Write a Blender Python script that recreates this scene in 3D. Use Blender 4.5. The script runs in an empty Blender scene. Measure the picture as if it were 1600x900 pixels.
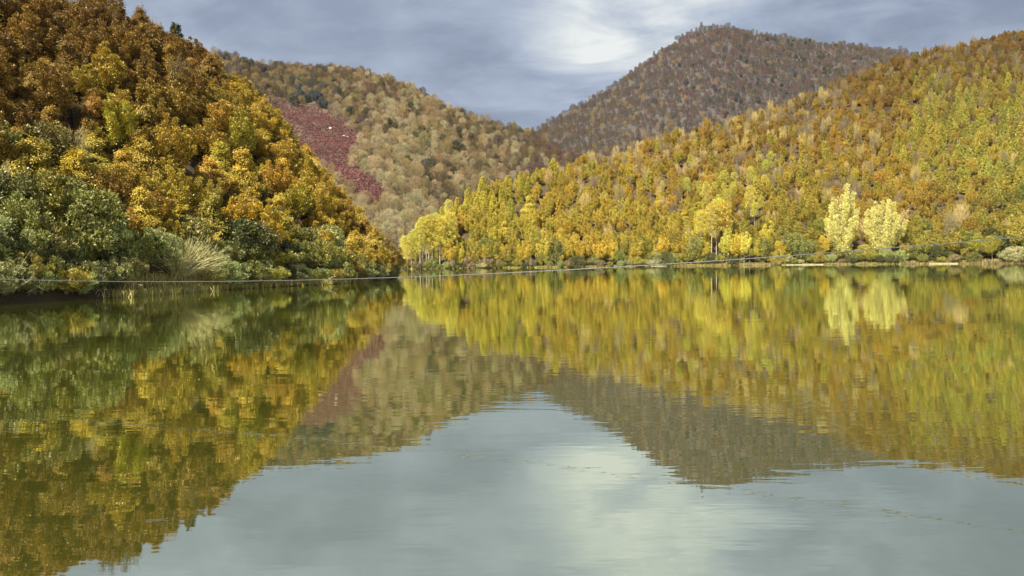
import bpy, math, random
import numpy as np
from mathutils import Matrix, Vector
random.seed(7)
rng = np.random.default_rng(7)
S = bpy.context.scene
COL = S.collection
R_ = math.radians

# ------------------------------------------------------------------ camera
FPX = 1150.0                     # focal length in pixels of the 1600 x 900 photograph
CAM_H = 2.5
PITCH = math.degrees(math.atan(42.3 / FPX))
ROLL = -0.665
CM = (Matrix.Translation((0, 0, CAM_H)) @ Matrix.Rotation(R_(90 - PITCH), 4, 'X') @ Matrix.Rotation(R_(ROLL), 4, 'Z'))
cd = bpy.data.cameras.new('camera'); cam = bpy.data.objects.new('camera', cd); COL.objects.link(cam)
cd.sensor_width = 36.0; cd.lens = FPX / 1600 * 36.0; cd.clip_start = 0.1; cd.clip_end = 20000
cam.matrix_world = CM
S.camera = cam
CMn = np.array(CM); CMi = np.linalg.inv(CMn)

def unproj(px, py, depth):
    """world point seen at photo pixel (px, py) at the given depth"""
    return (CMn @ np.array([(px - 800) / FPX * depth, (450 - py) / FPX * depth, -depth, 1.0]))[:3]

def proj(P):
    P = np.atleast_2d(P)
    c = np.c_[P, np.ones(len(P))] @ CMi.T
    d = -c[:, 2]
    dd = np.where(d > 0.1, d, 0.1)
    return np.c_[800 + c[:, 0] / dd * FPX, 450 - c[:, 1] / dd * FPX, d]

# ------------------------------------------------------------------ light, sky, exposure
SUN_TO = Vector((-0.40, -0.50, 0.76)).normalized()         # towards the sun
S.view_settings.view_transform = 'Standard'; S.view_settings.look = 'None'
S.view_settings.exposure = 1.04; S.view_settings.gamma = 1.0
S.view_settings.use_curve_mapping = False
sl = bpy.data.lights.new('sun', 'SUN'); sun = bpy.data.objects.new('sun', sl); COL.objects.link(sun)
sl.energy = 5.0; sl.angle = R_(0.6); sl.color = (1.0, 0.93, 0.80)
sun.rotation_euler = SUN_TO.to_track_quat('Z', 'Y').to_euler()
sun.location = (0, -40, 60)

class NT:
    """tiny helper to write node trees"""
    def __init__(s, tree): s.t = tree; s.n = tree.nodes; s.l = tree.links
    def new(s, typ, **kw):
        n = s.n.new(typ)
        for k, v in kw.items():
            if k.startswith('i_'): s.put(n.inputs[k[2:].replace('_', ' ')], v)
            elif k == 'ins':
                for i, x in v.items(): s.put(n.inputs[i], x)
            else: setattr(n, k, v)
        return n
    def put(s, sock, v):
        if isinstance(v, bpy.types.NodeSocket): s.l.new(v, sock)
        elif isinstance(v, bpy.types.Node): s.l.new(v.outputs[0], sock)
        else: sock.default_value = v
    def math(s, op, a, b=0.0, c=0.0, clamp=False):
        n = s.new('ShaderNodeMath', operation=op, use_clamp=clamp, ins={0: a, 1: b, 2: c}); return n.outputs[0]
    def vmath(s, op, a, b=(0, 0, 0)):
        n = s.new('ShaderNodeVectorMath', operation=op, ins={0: a, 1: b})
        return n.outputs[1] if op in ('DOT_PRODUCT', 'LENGTH') else n.outputs[0]
    def mix(s, f, a, b, mode='MIX'):
        n = s.new('ShaderNodeMix', data_type='RGBA', blend_type=mode, clamp_factor=True)
        s.put(n.inputs[0], f); s.put(n.inputs[6], a); s.put(n.inputs[7], b); return n.outputs[2]
    def ramp(s, f, stops, interp='LINEAR'):
        n = s.new('ShaderNodeValToRGB'); cr = n.color_ramp; cr.interpolation = interp
        while len(cr.elements) < len(stops): cr.elements.new(0.5)
        for e, (p, c) in zip(cr.elements, stops):
            e.position = p; e.color = c if len(c) == 4 else (*c, 1)
        s.put(n.inputs[0], f); return n.outputs[0]
    def noise(s, vec, scale, detail=4.0, rough=0.55, dist=0.0, out=0):
        n = s.new('ShaderNodeTexNoise', ins={'Scale': scale, 'Detail': detail, 'Roughness': rough, 'Distortion': dist})
        s.put(n.inputs['Vector'], vec); return n.outputs[out]
    def smooth(s, x, a, b):
        n = s.new('ShaderNodeMapRange', interpolation_type='SMOOTHSTEP'); s.put(n.inputs[0], x)
        n.inputs[1].default_value = a; n.inputs[2].default_value = b; return n.outputs[0]

def raydir(px, py):
    v = Vector(unproj(px, py, 1.0)) - Vector((0, 0, CAM_H)); return tuple(v.normalized())

W = bpy.data.worlds.new('World'); S.world = W; W.use_nodes = True
W.node_tree.nodes.clear()
w = NT(W.node_tree)
sky = w.new('ShaderNodeTexSky', sky_type='NISHITA', sun_disc=False)
sky.sun_elevation = math.asin(SUN_TO.z); sky.sun_rotation = math.atan2(SUN_TO.x, SUN_TO.y)
bg_clear = w.new('ShaderNodeBackground', ins={0: sky.outputs[0], 1: 0.075})
dirv = w.vmath('NORMALIZE', w.new('ShaderNodeTexCoord').outputs['Generated'])
sep = w.new('ShaderNodeSeparateXYZ', ins={0: dirv})
zz = w.math('ADD', w.math('MAXIMUM', sep.outputs[2], 0.0), 0.22)
flat = w.new('ShaderNodeCombineXYZ', ins={0: w.math('DIVIDE', sep.outputs[0], zz), 1: w.math('DIVIDE', sep.outputs[1], zz), 2: 0.0}).outputs[0]
n1 = w.noise(w.vmath('MULTIPLY', flat, (1.0, 0.8, 1)), 1.15, 7, 0.55, 0.35)
n2 = w.noise(w.vmath('ADD', flat, (7.3, 2.1, 0)), 0.55, 4, 0.5, 0.2)
n3 = w.noise(w.vmath('MULTIPLY', flat, (1.0, 1.6, 1)), 2.6, 6, 0.6, 0.6)
bright = None
for (px, py, a, b, k) in ((1070, 25, 0.980, 1.0, 0.24), (1010, 60, 0.982, 1.0, 0.18), (930, 110, 0.976, 1.0, 0.10), (1350, 45, 0.987, 1.0, 0.20)):
    t = w.math('MULTIPLY', w.smooth(w.vmath('DOT_PRODUCT', dirv, raydir(px, py)), a, b), k)
    bright = t if bright is None else w.math('ADD', bright, t)
tone = w.math('ADD', w.math('MULTIPLY', w.math('SUBTRACT', n1, 0.5), 1.45), w.math('MULTIPLY', w.math('SUBTRACT', n2, 0.5), 0.9))
tone = w.math('ADD', tone, w.math('MULTIPLY', w.math('SUBTRACT', n3, 0.5), 0.75))
tone = w.math('ADD', w.math('ADD', tone, 0.40), w.math('MULTIPLY', bright, w.math('ADD', 0.0, w.math('MULTIPLY', n3, 2.1))))
cloud = w.ramp(tone, [(0.0, (0.20, 0.25, 0.34)), (0.28, (0.31, 0.37, 0.49)), (0.52, (0.45, 0.52, 0.655)), (0.80, (0.68, 0.74, 0.80)), (1.0, (0.92, 0.95, 0.94))])
bg_cloud = w.new('ShaderNodeBackground', ins={0: cloud, 1: 0.45})
cover = w.smooth(tone, -0.15, 0.25)
mixs = w.new('ShaderNodeMixShader', ins={0: w.math('ADD', w.math('MULTIPLY', cover, 0.2), 0.78), 1: bg_clear.outputs[0], 2: bg_cloud.outputs[0]})
w.new('ShaderNodeOutputWorld', ins={0: mixs.outputs[0]})

# ------------------------------------------------------------------ materials
def new_mat(name):
    m = bpy.data.materials.new(name); m.use_nodes = True; m.node_tree.nodes.clear()
    return m, NT(m.node_tree)

def leaf_mat(name, instanced, trans=0.12, vary=0.7, twig=False):
    m, t = new_mat(name)
    if instanced: base = t.new('ShaderNodeAttribute', attribute_type='INSTANCER', attribute_name='tint').outputs['Color']
    else: base = t.new('ShaderNodeObjectInfo').outputs['Color']
    rnd = t.new('ShaderNodeNewGeometry').outputs['Random Per Island']
    oc = t.new('ShaderNodeTexCoord').outputs['Object']
    n = t.noise(oc, 0.55, 3.0)
    hs = t.new('ShaderNodeHueSaturation', ins={'Hue': t.math('ADD', 0.5, t.math('MULTIPLY', t.math('SUBTRACT', n, 0.5), 0.0 if twig else 0.06)),
                                               'Saturation': 1.0,
                                               'Value': t.math('MULTIPLY', t.math('ADD', 0.78, t.math('MULTIPLY', n, 0.44)), t.math('ADD', 1.0 - vary * 0.5, t.math('MULTIPLY', rnd, vary))), 'Color': base})
    col = hs.outputs[0]
    d = t.new('ShaderNodeBsdfDiffuse', ins={0: col})
    if trans > 0:
        tr = t.new('ShaderNodeBsdfTranslucent', ins={0: col})
        d = t.new('ShaderNodeMixShader', ins={0: trans, 1: d.outputs[0], 2: tr.outputs[0]})
    if not twig:
        gl = t.new('ShaderNodeBsdfGlossy', ins={'Color': (1, 0.97, 0.9, 1), 'Roughness': 0.5})
        d = t.new('ShaderNodeMixShader', ins={0: 0.05, 1: d.outputs[0], 2: gl.outputs[0]})
    t.new('ShaderNodeOutputMaterial', ins={0: d.outputs[0]})
    return m
LEAF, LEAF_I = leaf_mat('leaf', False), leaf_mat('leaf_forest', True)
TWIG, TWIG_I = leaf_mat('twig', False, 0.0, 0.5, True), leaf_mat('twig_forest', True, 0.0, 0.5, True)

def bark_mat(name, c1, c2):
    m, t = new_mat(name)
    oc = t.new('ShaderNodeTexCoord').outputs['Object']
    n = t.noise(t.vmath('MULTIPLY', oc, (3, 3, 0.7)), 2.0, 5)
    col = t.ramp(n, [(0.3, c1), (0.7, c2)])
    p = t.new('ShaderNodeBsdfPrincipled', ins={'Base Color': col, 'Roughness': 0.9})
    t.new('ShaderNodeOutputMaterial', ins={0: p.outputs[0]})
    return m
BARK = bark_mat('bark', (0.10, 0.085, 0.06), (0.24, 0.21, 0.16))
BARK_PALE = bark_mat('pale_bark', (0.32, 0.27, 0.18), (0.58, 0.51, 0.38))
BARK_GREY = bark_mat('grey_bark', (0.25, 0.21, 0.16), (0.42, 0.36, 0.27))

def soil_mat(name, c1, c2, c3, scale=0.25):
    m, t = new_mat(name)
    P = t.new('ShaderNodeNewGeometry').outputs['Position']
    n = t.noise(P, scale, 8, 0.65)
    n2 = t.noise(P, scale * 9, 4, 0.6)
    col = t.ramp(t.math('ADD', t.math('MULTIPLY', n, 0.7), t.math('MULTIPLY', n2, 0.3)), [(0.32, c1), (0.5, c2), (0.68, c3)])
    b = t.new('ShaderNodeBump', ins={'Strength': 0.6, 'Distance': 0.25, 'Height': n2})
    p = t.new('ShaderNodeBsdfPrincipled', ins={'Base Color': col, 'Roughness': 0.95, 'Normal': b.outputs[0]})
    t.new('ShaderNodeOutputMaterial', ins={0: p.outputs[0]})
    return m
SOIL = soil_mat('leaf_litter', (0.035, 0.028, 0.012), (0.075, 0.05, 0.02), (0.13, 0.08, 0.025))
SOIL_FAR = soil_mat('dry_hill_soil', (0.06, 0.045, 0.03), (0.10, 0.075, 0.05), (0.15, 0.11, 0.075), 0.1)
SOIL_MT = soil_mat('bare_forest_floor', (0.05, 0.04, 0.035), (0.075, 0.06, 0.052), (0.10, 0.08, 0.07), 0.1)  # mountain floor, with cloud shadow put into its dark soil colour
SAND = soil_mat('shore_sand', (0.15, 0.13, 0.07), (0.27, 0.23, 0.13), (0.40, 0.34, 0.21), 0.6)
BED = soil_mat('lake_mud', (0.04, 0.045, 0.025), (0.06, 0.06, 0.03), (0.09, 0.085, 0.05), 0.2)
HEATH = soil_mat('bracken_soil', (0.10, 0.032, 0.028), (0.14, 0.045, 0.038), (0.19, 0.07, 0.05), 0.3)

def plain_mat(name, c, rough=0.6, metal=0.0):
    m, t = new_mat(name)
    n = t.noise(t.new('ShaderNodeTexCoord').outputs['Object'], 6.0, 4)
    col = t.mix(n, tuple(x * 0.8 for x in c) + (1,), tuple(min(1, x * 1.15) for x in c) + (1,))
    p = t.new('ShaderNodeBsdfPrincipled', ins={'Base Color': col, 'Roughness': rough, 'Metallic': metal})
    t.new('ShaderNodeOutputMaterial', ins={0: p.outputs[0]})
    return m

def water_mat():
    m, t = new_mat('lake_water')
    P = t.new('ShaderNodeNewGeometry').outputs['Position']
    calm = t.smooth(t.noise(t.vmath('MULTIPLY', P, (0.05, 0.12, 1)), 1.0, 3), 0.35, 0.68)
    w1 = t.noise(t.vmath('MULTIPLY', P, (0.55, 1.9, 1)), 1.0, 3, 0.5, 0.3)
    w2 = t.noise(t.vmath('MULTIPLY', P, (1.3, 5.5, 1)), 1.0, 2, 0.5, 0.2)
    w3 = t.noise(t.vmath('MULTIPLY', P, (0.10, 0.32, 1)), 1.0, 2, 0.5)
    h = t.math('ADD', t.math('MULTIPLY', w1, 0.0026), t.math('MULTIPLY', w2, 0.0009))
    h = t.math('MULTIPLY', h, t.math('ADD', 0.35, t.math('MULTIPLY', calm, 1.0)))
    h = t.math('ADD', h, t.math('MULTIPLY', w3, 0.006))
    b = t.new('ShaderNodeBump', ins={'Strength': 1.0, 'Distance': 1.0, 'Height': h})
    g = t.new('ShaderNodeBsdfGlossy', ins={'Color': (0.90, 0.95, 0.83, 1), 'Roughness': 0.013, 'Normal': b.outputs[0]})
    d = t.new('ShaderNodeBsdfDiffuse', ins={'Color': (0.075, 0.082, 0.012, 1)})
    f = t.new('ShaderNodeFresnel', ins={'IOR': 1.33, 'Normal': b.outputs[0]})
    fac = t.math('ADD', 0.68, t.math('MULTIPLY', f.outputs[0], 0.32), clamp=True)
    mx = t.new('ShaderNodeMixShader', ins={0: fac, 1: d.outputs[0], 2: g.outputs[0]})
    t.new('ShaderNodeOutputMaterial', ins={0: mx.outputs[0]})
    return m

# ------------------------------------------------------------------ mesh helpers
def mesh_from(name, V, F, mat=None):
    """V (n,3); F (m,k) faces all of one size"""
    me = bpy.data.meshes.new(name)
    V = np.asarray(V, np.float32).reshape(-1, 3); F = np.asarray(F, np.int32)
    k = F.shape[1]
    me.vertices.add(len(V)); me.vertices.foreach_set('co', V.ravel())
    me.loops.add(F.size); me.loops.foreach_set('vertex_index', F.ravel())
    me.polygons.add(len(F)); me.polygons.foreach_set('loop_start', np.arange(len(F), dtype=np.int32) * k)
    me.polygons.foreach_set('loop_total', np.full(len(F), k, np.int32))
    me.update(calc_edges=True)
    if mat: me.materials.append(mat)
    return me

def smooth_shade(me):
    me.polygons.foreach_set('use_smooth', np.ones(len(me.polygons), bool)); return me

def link(name, me, parent=None, loc=None):
    o = bpy.data.objects.new(name, me); COL.objects.link(o)
    if parent: o.parent = parent
    if loc is not None: o.location = loc
    return o

def tag(o, label=None, cat=None, group=None, kind=None):
    if label: o['label'] = label
    if cat: o['category'] = cat
    if group: o['group'] = group
    if kind: o['kind'] = kind
    return o

def nrm(a): return a / np.maximum(np.linalg.norm(a, axis=-1, keepdims=True), 1e-9)

def quads(c, axis, normal, L, Wd, droop=0.12):
    """leaf diamonds: c (n,3) base, axis, normal"""
    n = len(c); axis = nrm(axis); side = nrm(np.cross(axis, normal)); up = np.cross(side, axis)
    L = np.broadcast_to(L, n)[:, None]; Wd = np.broadcast_to(Wd, n)[:, None]
    mid = c + axis * L * 0.5 + up * L * 0.10
    V = np.stack([c, mid + side * Wd * 0.5, c + axis * L - up * L * droop, mid - side * Wd * 0.5], 1).reshape(-1, 3)
    return V, np.arange(4 * n).reshape(n, 4)

def slivers(p0, p1, wd):
    n = len(p0); ax = nrm(p1 - p0); side = nrm(np.cross(ax, rng.normal(size=(n, 3)))) * np.broadcast_to(wd, n)[:, None] * 0.5
    V = np.stack([p0 - side, p0 + side, p1 + side * 0.3, p1 - side * 0.3], 1).reshape(-1, 3)
    return V, np.arange(4 * n).reshape(n, 4)

def tube(pts, rad, sides=6):
    pts = np.asarray(pts, float); n = len(pts); rad = np.asarray(rad, float)
    t = nrm(np.gradient(pts, axis=0)); ref = np.where(np.abs(t[:, 2:3]) > 0.9, np.array([[1., 0, 0]]), np.array([[0, 0, 1.]]))
    a = nrm(np.cross(t, ref)); b = np.cross(t, a); an = np.linspace(0, 2 * np.pi, sides, endpoint=False)
    V = (pts[:, None] + rad[:, None, None] * (np.cos(an)[None, :, None] * a[:, None] + np.sin(an)[None, :, None] * b[:, None])).reshape(-1, 3)
    F = [[i * sides + j, i * sides + (j + 1) % sides, (i + 1) * sides + (j + 1) % sides, (i + 1) * sides + j] for i in range(n - 1) for j in range(sides)]
    return V, np.array(F)

def merge(parts):
    V, F, k = [], [], 0
    for v, f in parts:
        V.append(v); F.append(f + k); k += len(v)
    return np.concatenate(V), np.concatenate(F)

def limb(p0, p1, r0, r1, bend=0.1, n=5, sides=5):
    t = np.linspace(0, 1, n)[:, None]
    P = p0 * (1 - t) + p1 * t + np.sin(t * np.pi) * rng.normal(size=3) * bend * np.linalg.norm(p1 - p0)
    return tube(P, r0 + (r1 - r0) * t[:, 0], sides)

def trunk_axis(H, top, r, bend=0.015, n=9):
    z = np.linspace(0, 1, n)
    off = np.cumsum(rng.normal(size=(n, 2)) * bend * H / 2, 0) * z[:, None]
    P = np.c_[off, z * H * top]
    rad = r * (1 - 0.85 * z) + r * 0.5 * np.exp(-z * 25)
    P[0, 2] = -1.2
    return P, rad

def at_axis(P, h): return np.array([np.interp(h, P[:, 2], P[:, k]) for k in range(3)])

# ------------------------------------------------------------------ tree shapes: each returns (crown mesh, trunk mesh)
def beech(H=11.0, Rr=4.2, n_pl=78, per=52, low=0.14):
    P, rad = trunk_axis(H, 0.9, 0.22); tb = [tube(P, rad, 7)]
    V = []; az = rng.uniform(0, 6.28); ph = rng.uniform(0, 6.28)
    for i in range(n_pl):
        t = low + (1 - low) * ((i + rng.uniform(0, 1)) / n_pl) ** 0.85
        env = Rr * min(1.0, (t + 0.12) / 0.42) * (1.02 - t) ** 0.62 * 1.12 * (1 + 0.22 * math.sin(3 * az + ph) + 0.16 * math.sin(5 * az + 9 * t + ph))
        az += 2.4 + rng.normal() * 0.3
        rr = env * rng.uniform(0.45, 1.08); out = np.array([math.cos(az), math.sin(az), 0])
        c = at_axis(P, t * H * 0.9) * np.array([1, 1, 0]) + out * rr + np.array([0, 0, t * H])
        s = rng.uniform(0.7, 1.75) * (0.7 if t > 0.85 else 1); pd = rng.normal(size=3) * np.array([0.6, 0.6, 0.15])
        if i % 2 == 0 or t < 0.5:
            tb.append(limb(at_axis(P, max(0.5, t * H - rr * 0.55)), c - np.array([0, 0, 0.15]), 0.07, 0.015, 0.08, 5, 4))
        a = rng.uniform(0, 6.28, per); q = np.sqrt(rng.uniform(0, 1, per)) * s
        o = np.c_[np.cos(a), np.sin(a), np.zeros(per)]
        o2 = o * np.array([1.0, 1.0, 1]) + out * 0.35
        p = c + o * q[:, None] + np.c_[np.zeros((per, 2)), rng.normal(size=per) * 0.13 * s - 0.22 * q ** 2 / s - 0.18 * np.maximum(0, (o @ out) * q)]
        for k in range(2):
            axis = o2 * 0.6 + out * 0.4 + pd + rng.normal(size=(per, 3)) * np.array([0.4, 0.4, 0.25])
            nn = np.array([0, 0, 1.0]) + out * 0.45 + rng.normal(size=(per, 3)) * 0.38
            V.append(quads(p + rng.normal(size=(per, 3)) * 0.14, axis, nn, rng.uniform(0.34, 0.62, per), rng.uniform(0.17, 0.32, per), 0.2))
    return mesh_from('crown', *merge(V), LEAF), smooth_shade(mesh_from('trunk', *merge(tb), BARK))

def layered(H=8.5, Rr=4.2, n_pl=42, per=175):
    """broad tree of separate flat drooping plates of leaves"""
    P, rad = trunk_axis(H, 0.9, 0.2); tb = [tube(P, rad, 6)]; V = []; az = rng.uniform(0, 6.28)
    for i in range(n_pl):
        t = 0.10 + 0.9 * ((i + rng.uniform(0, 1)) / n_pl)
        env = Rr * min(1.0, (t + 0.25) / 0.5) * (1.04 - t) ** 0.55 * rng.uniform(0.4, 1.35); az += 2.4 + rng.normal() * 0.35
        out = np.array([math.cos(az), math.sin(az), 0.0]); lat = np.array([-out[1], out[0], 0.0]); p0 = at_axis(P, t * H * 0.85)
        tip = p0 + out * env + np.array([0, 0, rng.uniform(-0.9, 1.1)]); tb.append(limb(p0, p0 * .3 + tip * .7, 0.06, 0.012, 0.06, 5, 4))
        u = rng.uniform(0.25, 1.0, per); wd = rng.normal(size=per) * 0.42 * env * (0.35 + 0.5 * u * (1.15 - u)) * 1.5
        droop = -0.28 * env * np.maximum(0, u - 0.45) ** 1.5 - 0.10 * np.abs(wd)
        p = p0 + (tip - p0) * u[:, None] + lat * wd[:, None] + np.c_[np.zeros((per, 2)), droop + rng.normal(size=per) * 0.24 + wd * rng.normal() * 0.35]
        if i > n_pl - 6: p[:, 2] += np.abs(rng.normal(size=per)) * 0.5
        for k in range(3):
            ax = out * 0.9 + lat * np.sign(wd)[:, None] * 0.45 + rng.normal(size=(per, 3)) * np.array([.4, .4, .3]) + np.array([0, 0, -0.12])
            V.append(quads(p + rng.normal(size=(per, 3)) * np.array([.25, .25, .16]), ax, np.array([0, 0, 1.0]) + out * 0.4 + rng.normal(size=(per, 3)) * 0.4, rng.uniform(0.22, 0.44, per), rng.uniform(0.09, 0.18, per), 0.25))
    return mesh_from('crown', *merge(V), LEAF), smooth_shade(mesh_from('trunk', *merge(tb), BARK))

def puffs(cs, ss, per, L, Wd, up=0.5, flat=0.8):
    V = []
    for c, s in zip(cs, ss):
        o = nrm(rng.normal(size=(per, 3))); q = s * (rng.uniform(0.45, 1.0, per) ** 0.6 + np.maximum(0, rng.normal(size=per) - 0.6) * 0.32)
        p = c + o * q[:, None] * np.array([1, 1, flat])
        axis = o + np.array([0, 0, up]) + rng.normal(size=(per, 3)) * 0.5
        V.append(quads(p, axis, o + rng.normal(size=(per, 3)) * 0.5 + np.array([0, 0, 0.4]), rng.uniform(0.7, 1.2, per) * L, rng.uniform(0.7, 1.2, per) * Wd))
    return V

def oak(H=9.0, Rr=4.2, n=60, per=110, low=0.12, L=0.42, Wd=0.24, mat=BARK, stems=1, smin=0.6, smax=1.25, flat=0.75, up=0.4):
    tb, cs, ss = [], [], []
    if stems == 1:
        P, rad = trunk_axis(H, 0.85, 0.2); tb.append(tube(P, rad, 7))
    for i in range(n):
        t = low + (1 - low) * ((i + rng.uniform()) / n) ** 0.9
        env = Rr * math.sqrt(max(0.02, 1 - ((t - 0.38) / 0.66) ** 2)) * rng.uniform(0.85, 1.12)
        a = i * 2.4 + rng.normal() * 0.4; rr = env * rng.uniform(0.5, 1.0)
        c = np.array([math.cos(a) * rr, math.sin(a) * rr, t * H]); cs.append(c); ss.append(rng.uniform(smin, smax))
        if i % 3 == 0:
            p0 = at_axis(P, max(0.3, t * H * 0.6)) if stems == 1 else np.array([math.cos(a) * 0.4, math.sin(a) * 0.4, -0.5])
            tb.append(limb(p0, c, 0.06, 0.012, 0.1, 5, 4))
    return mesh_from('crown', *merge(puffs(cs, ss, per, L, Wd, up, flat)), LEAF), smooth_shade(mesh_from('trunk', *merge(tb), mat))

def flame(H=11.0, Rr=3.4, n=11, np_=9, per=88, L=0.40, Wd=0.18, base=0.12, s0=1.05, s1=0.35, mat=None, up=1.1, lmat=None, u0=0.22):
    """crown of many ascending leaders with pointed tips"""
    tb, V = [], []; P, rad = trunk_axis(H, 0.75, 0.2); tb.append(tube(P, rad, 6))
    for i in range(n):
        a = i * 2.4 + rng.normal() * 0.3; r = Rr * math.sqrt((i + 0.5) / n) * rng.uniform(0.85, 1.1)
        tip = np.array([math.cos(a) * r, math.sin(a) * r, H * rng.uniform(0.8, 1.02) * (1 - 0.42 * (r / Rr) ** 2)])
        b = at_axis(P, max(0.5, base * H + rng.uniform(0, 0.15) * H)); ctrl = b * 0.45 + tip * 0.55 + np.array([tip[0], tip[1], 0]) * 0.35
        tb.append(limb(b, tip, 0.07, 0.015, 0.05, 6, 4)); cs, ss = [], []
        for k in range(np_):
            u = u0 + (0.98 - u0) * (k + rng.uniform()) / np_
            c = (1 - u) ** 2 * b + 2 * u * (1 - u) * ctrl + u * u * tip + rng.normal(size=3) * np.array([.5, .5, .3]) * (1.1 - u)
            cs.append(c); ss.append((s0 * (1 - u) + s1 * u) * rng.uniform(0.75, 1.25))
        V += puffs(cs, ss, per, L, Wd, up, 0.85)
    return mesh_from('crown', *merge(V), lmat or LEAF), smooth_shade(mesh_from('trunk', *merge(tb), mat or BARK))

def larch(H=17.0, Rr=3.0, n=120, low=0.10, per=34, droop=0.25, mat=BARK_GREY, L=0.42, Wd=0.17, power=0.75, rise=0.15):
    P, rad = trunk_axis(H, 1.0, 0.2, 0.004); tb = [tube(P, rad, 6)]; V = []
    az = 0
    for i in range(n):
        t = low + (0.985 - low) * (i + rng.uniform()) / n
        ln = Rr * ((1 - t) / (1 - low)) ** power * rng.uniform(0.7, 1.12) + 0.3; az += 2.4 + rng.normal() * 0.25
        out = np.array([math.cos(az), math.sin(az), 0.0]); p0 = at_axis(P, t * H)
        u = np.sqrt(rng.uniform(0.03, 1, per))
        pz = rise * ln * u - droop * ln * u ** 2 + 0.35 * ln * np.maximum(0, u - 0.7) ** 1.0
        lat = np.array([-out[1], out[0], 0]); ww = rng.normal(size=per) * 0.22 * ln * u
        p = p0 + out * (u * ln)[:, None] + lat * ww[:, None] + np.c_[np.zeros((per, 2)), pz + rng.normal(size=per) * 0.12]
        if i % 3 == 0: tb.append(limb(p0, p0 + out * ln * 0.9 + np.array([0, 0, (rise - droop) * ln * 0.8]), 0.03, 0.008, 0.04, 4, 3))
        for k in range(2):
            axis = out * 0.9 + rng.normal(size=(per, 3)) * 0.6 + np.array([0, 0, 0.25])
            V.append(quads(p + rng.normal(size=(per, 3)) * 0.1, axis, np.array([0, 0, 1.0]) + out * 0.5 + rng.normal(size=(per, 3)) * 0.5, rng.uniform(0.7, 1.25, per) * L, rng.uniform(0.7, 1.25, per) * Wd))
    return mesh_from('crown', *merge(V), LEAF), smooth_shade(mesh_from('trunk', *merge(tb), mat))

def pine(H=18.0, Rr=2.6, bare=0.5, n=34, per=110):
    P, rad = trunk_axis(H, 0.97, 0.19, 0.009); tb = [tube(P, rad, 6)]; cs, ss = [], []
    for i in range(n):
        t = bare + (1 - bare) * (i + rng.uniform()) / n; e = (t - bare) / (1 - bare)
        rr = Rr * math.sqrt(max(0.03, 1 - ((e - 0.35) / 0.68) ** 2)) * rng.uniform(0.35, 1.0); a = i * 2.4
        c = at_axis(P, t * H) + np.array([math.cos(a) * rr, math.sin(a) * rr, 0.3]); cs.append(c); ss.append(rng.uniform(0.55, 1.05))
        tb.append(limb(at_axis(P, t * H - 0.5), c, 0.05, 0.015, 0.05, 4, 4))
    for i in range(9):                                           # dead snags below the crown
        a = rng.uniform(0, 6.28); h = rng.uniform(0.2, bare) * H; l = rng.uniform(0.5, 1.4)
        tb.append(limb(at_axis(P, h), at_axis(P, h) + np.array([math.cos(a) * l, math.sin(a) * l, 0.2]), 0.03, 0.01, 0.05, 4, 3))
    return mesh_from('crown', *merge(puffs(cs, ss, per, 0.4, 0.15, 0.5, 0.7)), LEAF), smooth_shade(mesh_from('trunk', *merge(tb), BARK_PALE))

def bare(H=12.0, Rr=3.6, nb=46, nt=52, wd=0.055, upw=1.0, mat=BARK_GREY, tl=(0.5, 1.3), leafy=0, low=0.22):
    P, rad = trunk_axis(H, 0.7, 0.17); tb = [tube(P, rad, 6)]; A, B = [], []; lf = []
    for i in range(nb):
        t = low + (1 - low) * (i + rng.uniform()) / nb; a = i * 2.4 + rng.normal() * 0.3
        env = Rr * math.sqrt(max(0.04, 1 - ((t - 0.55) / 0.56) ** 2)) * rng.uniform(0.5, 1.05)
        tip = np.array([math.cos(a) * env, math.sin(a) * env, t * H]); p0 = at_axis(P, max(0.8, t * H * 0.55 - 0.2))
        tb.append(limb(p0, tip, 0.055, 0.015, 0.06, 5, 4))
        u = rng.uniform(0.35, 1.0, nt)[:, None]; q = p0 * (1 - u) + tip * u + rng.normal(size=(nt, 3)) * 0.28
        d = nrm((tip - p0)[None] * 0.25 + np.array([0, 0, upw]) + nrm(q * np.array([1, 1, 0])) * 0.5 + rng.normal(size=(nt, 3)) * 0.45)
        A.append(q); B.append(q + d * rng.uniform(*tl, nt)[:, None])
        if leafy: lf.append(q[:leafy] + rng.normal(size=(leafy, 3)) * 0.3)
    A, B = np.concatenate(A), np.concatenate(B)
    parts = [slivers(A, B, wd)]
    if leafy:
        c = np.concatenate(lf); parts.append(quads(c, rng.normal(size=c.shape), rng.normal(size=c.shape) + np.array([0, 0, 1]), 0.34, 0.2))
    return mesh_from('crown', *merge(parts), TWIG), smooth_shade(mesh_from('trunk', *merge(tb), mat))

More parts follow.
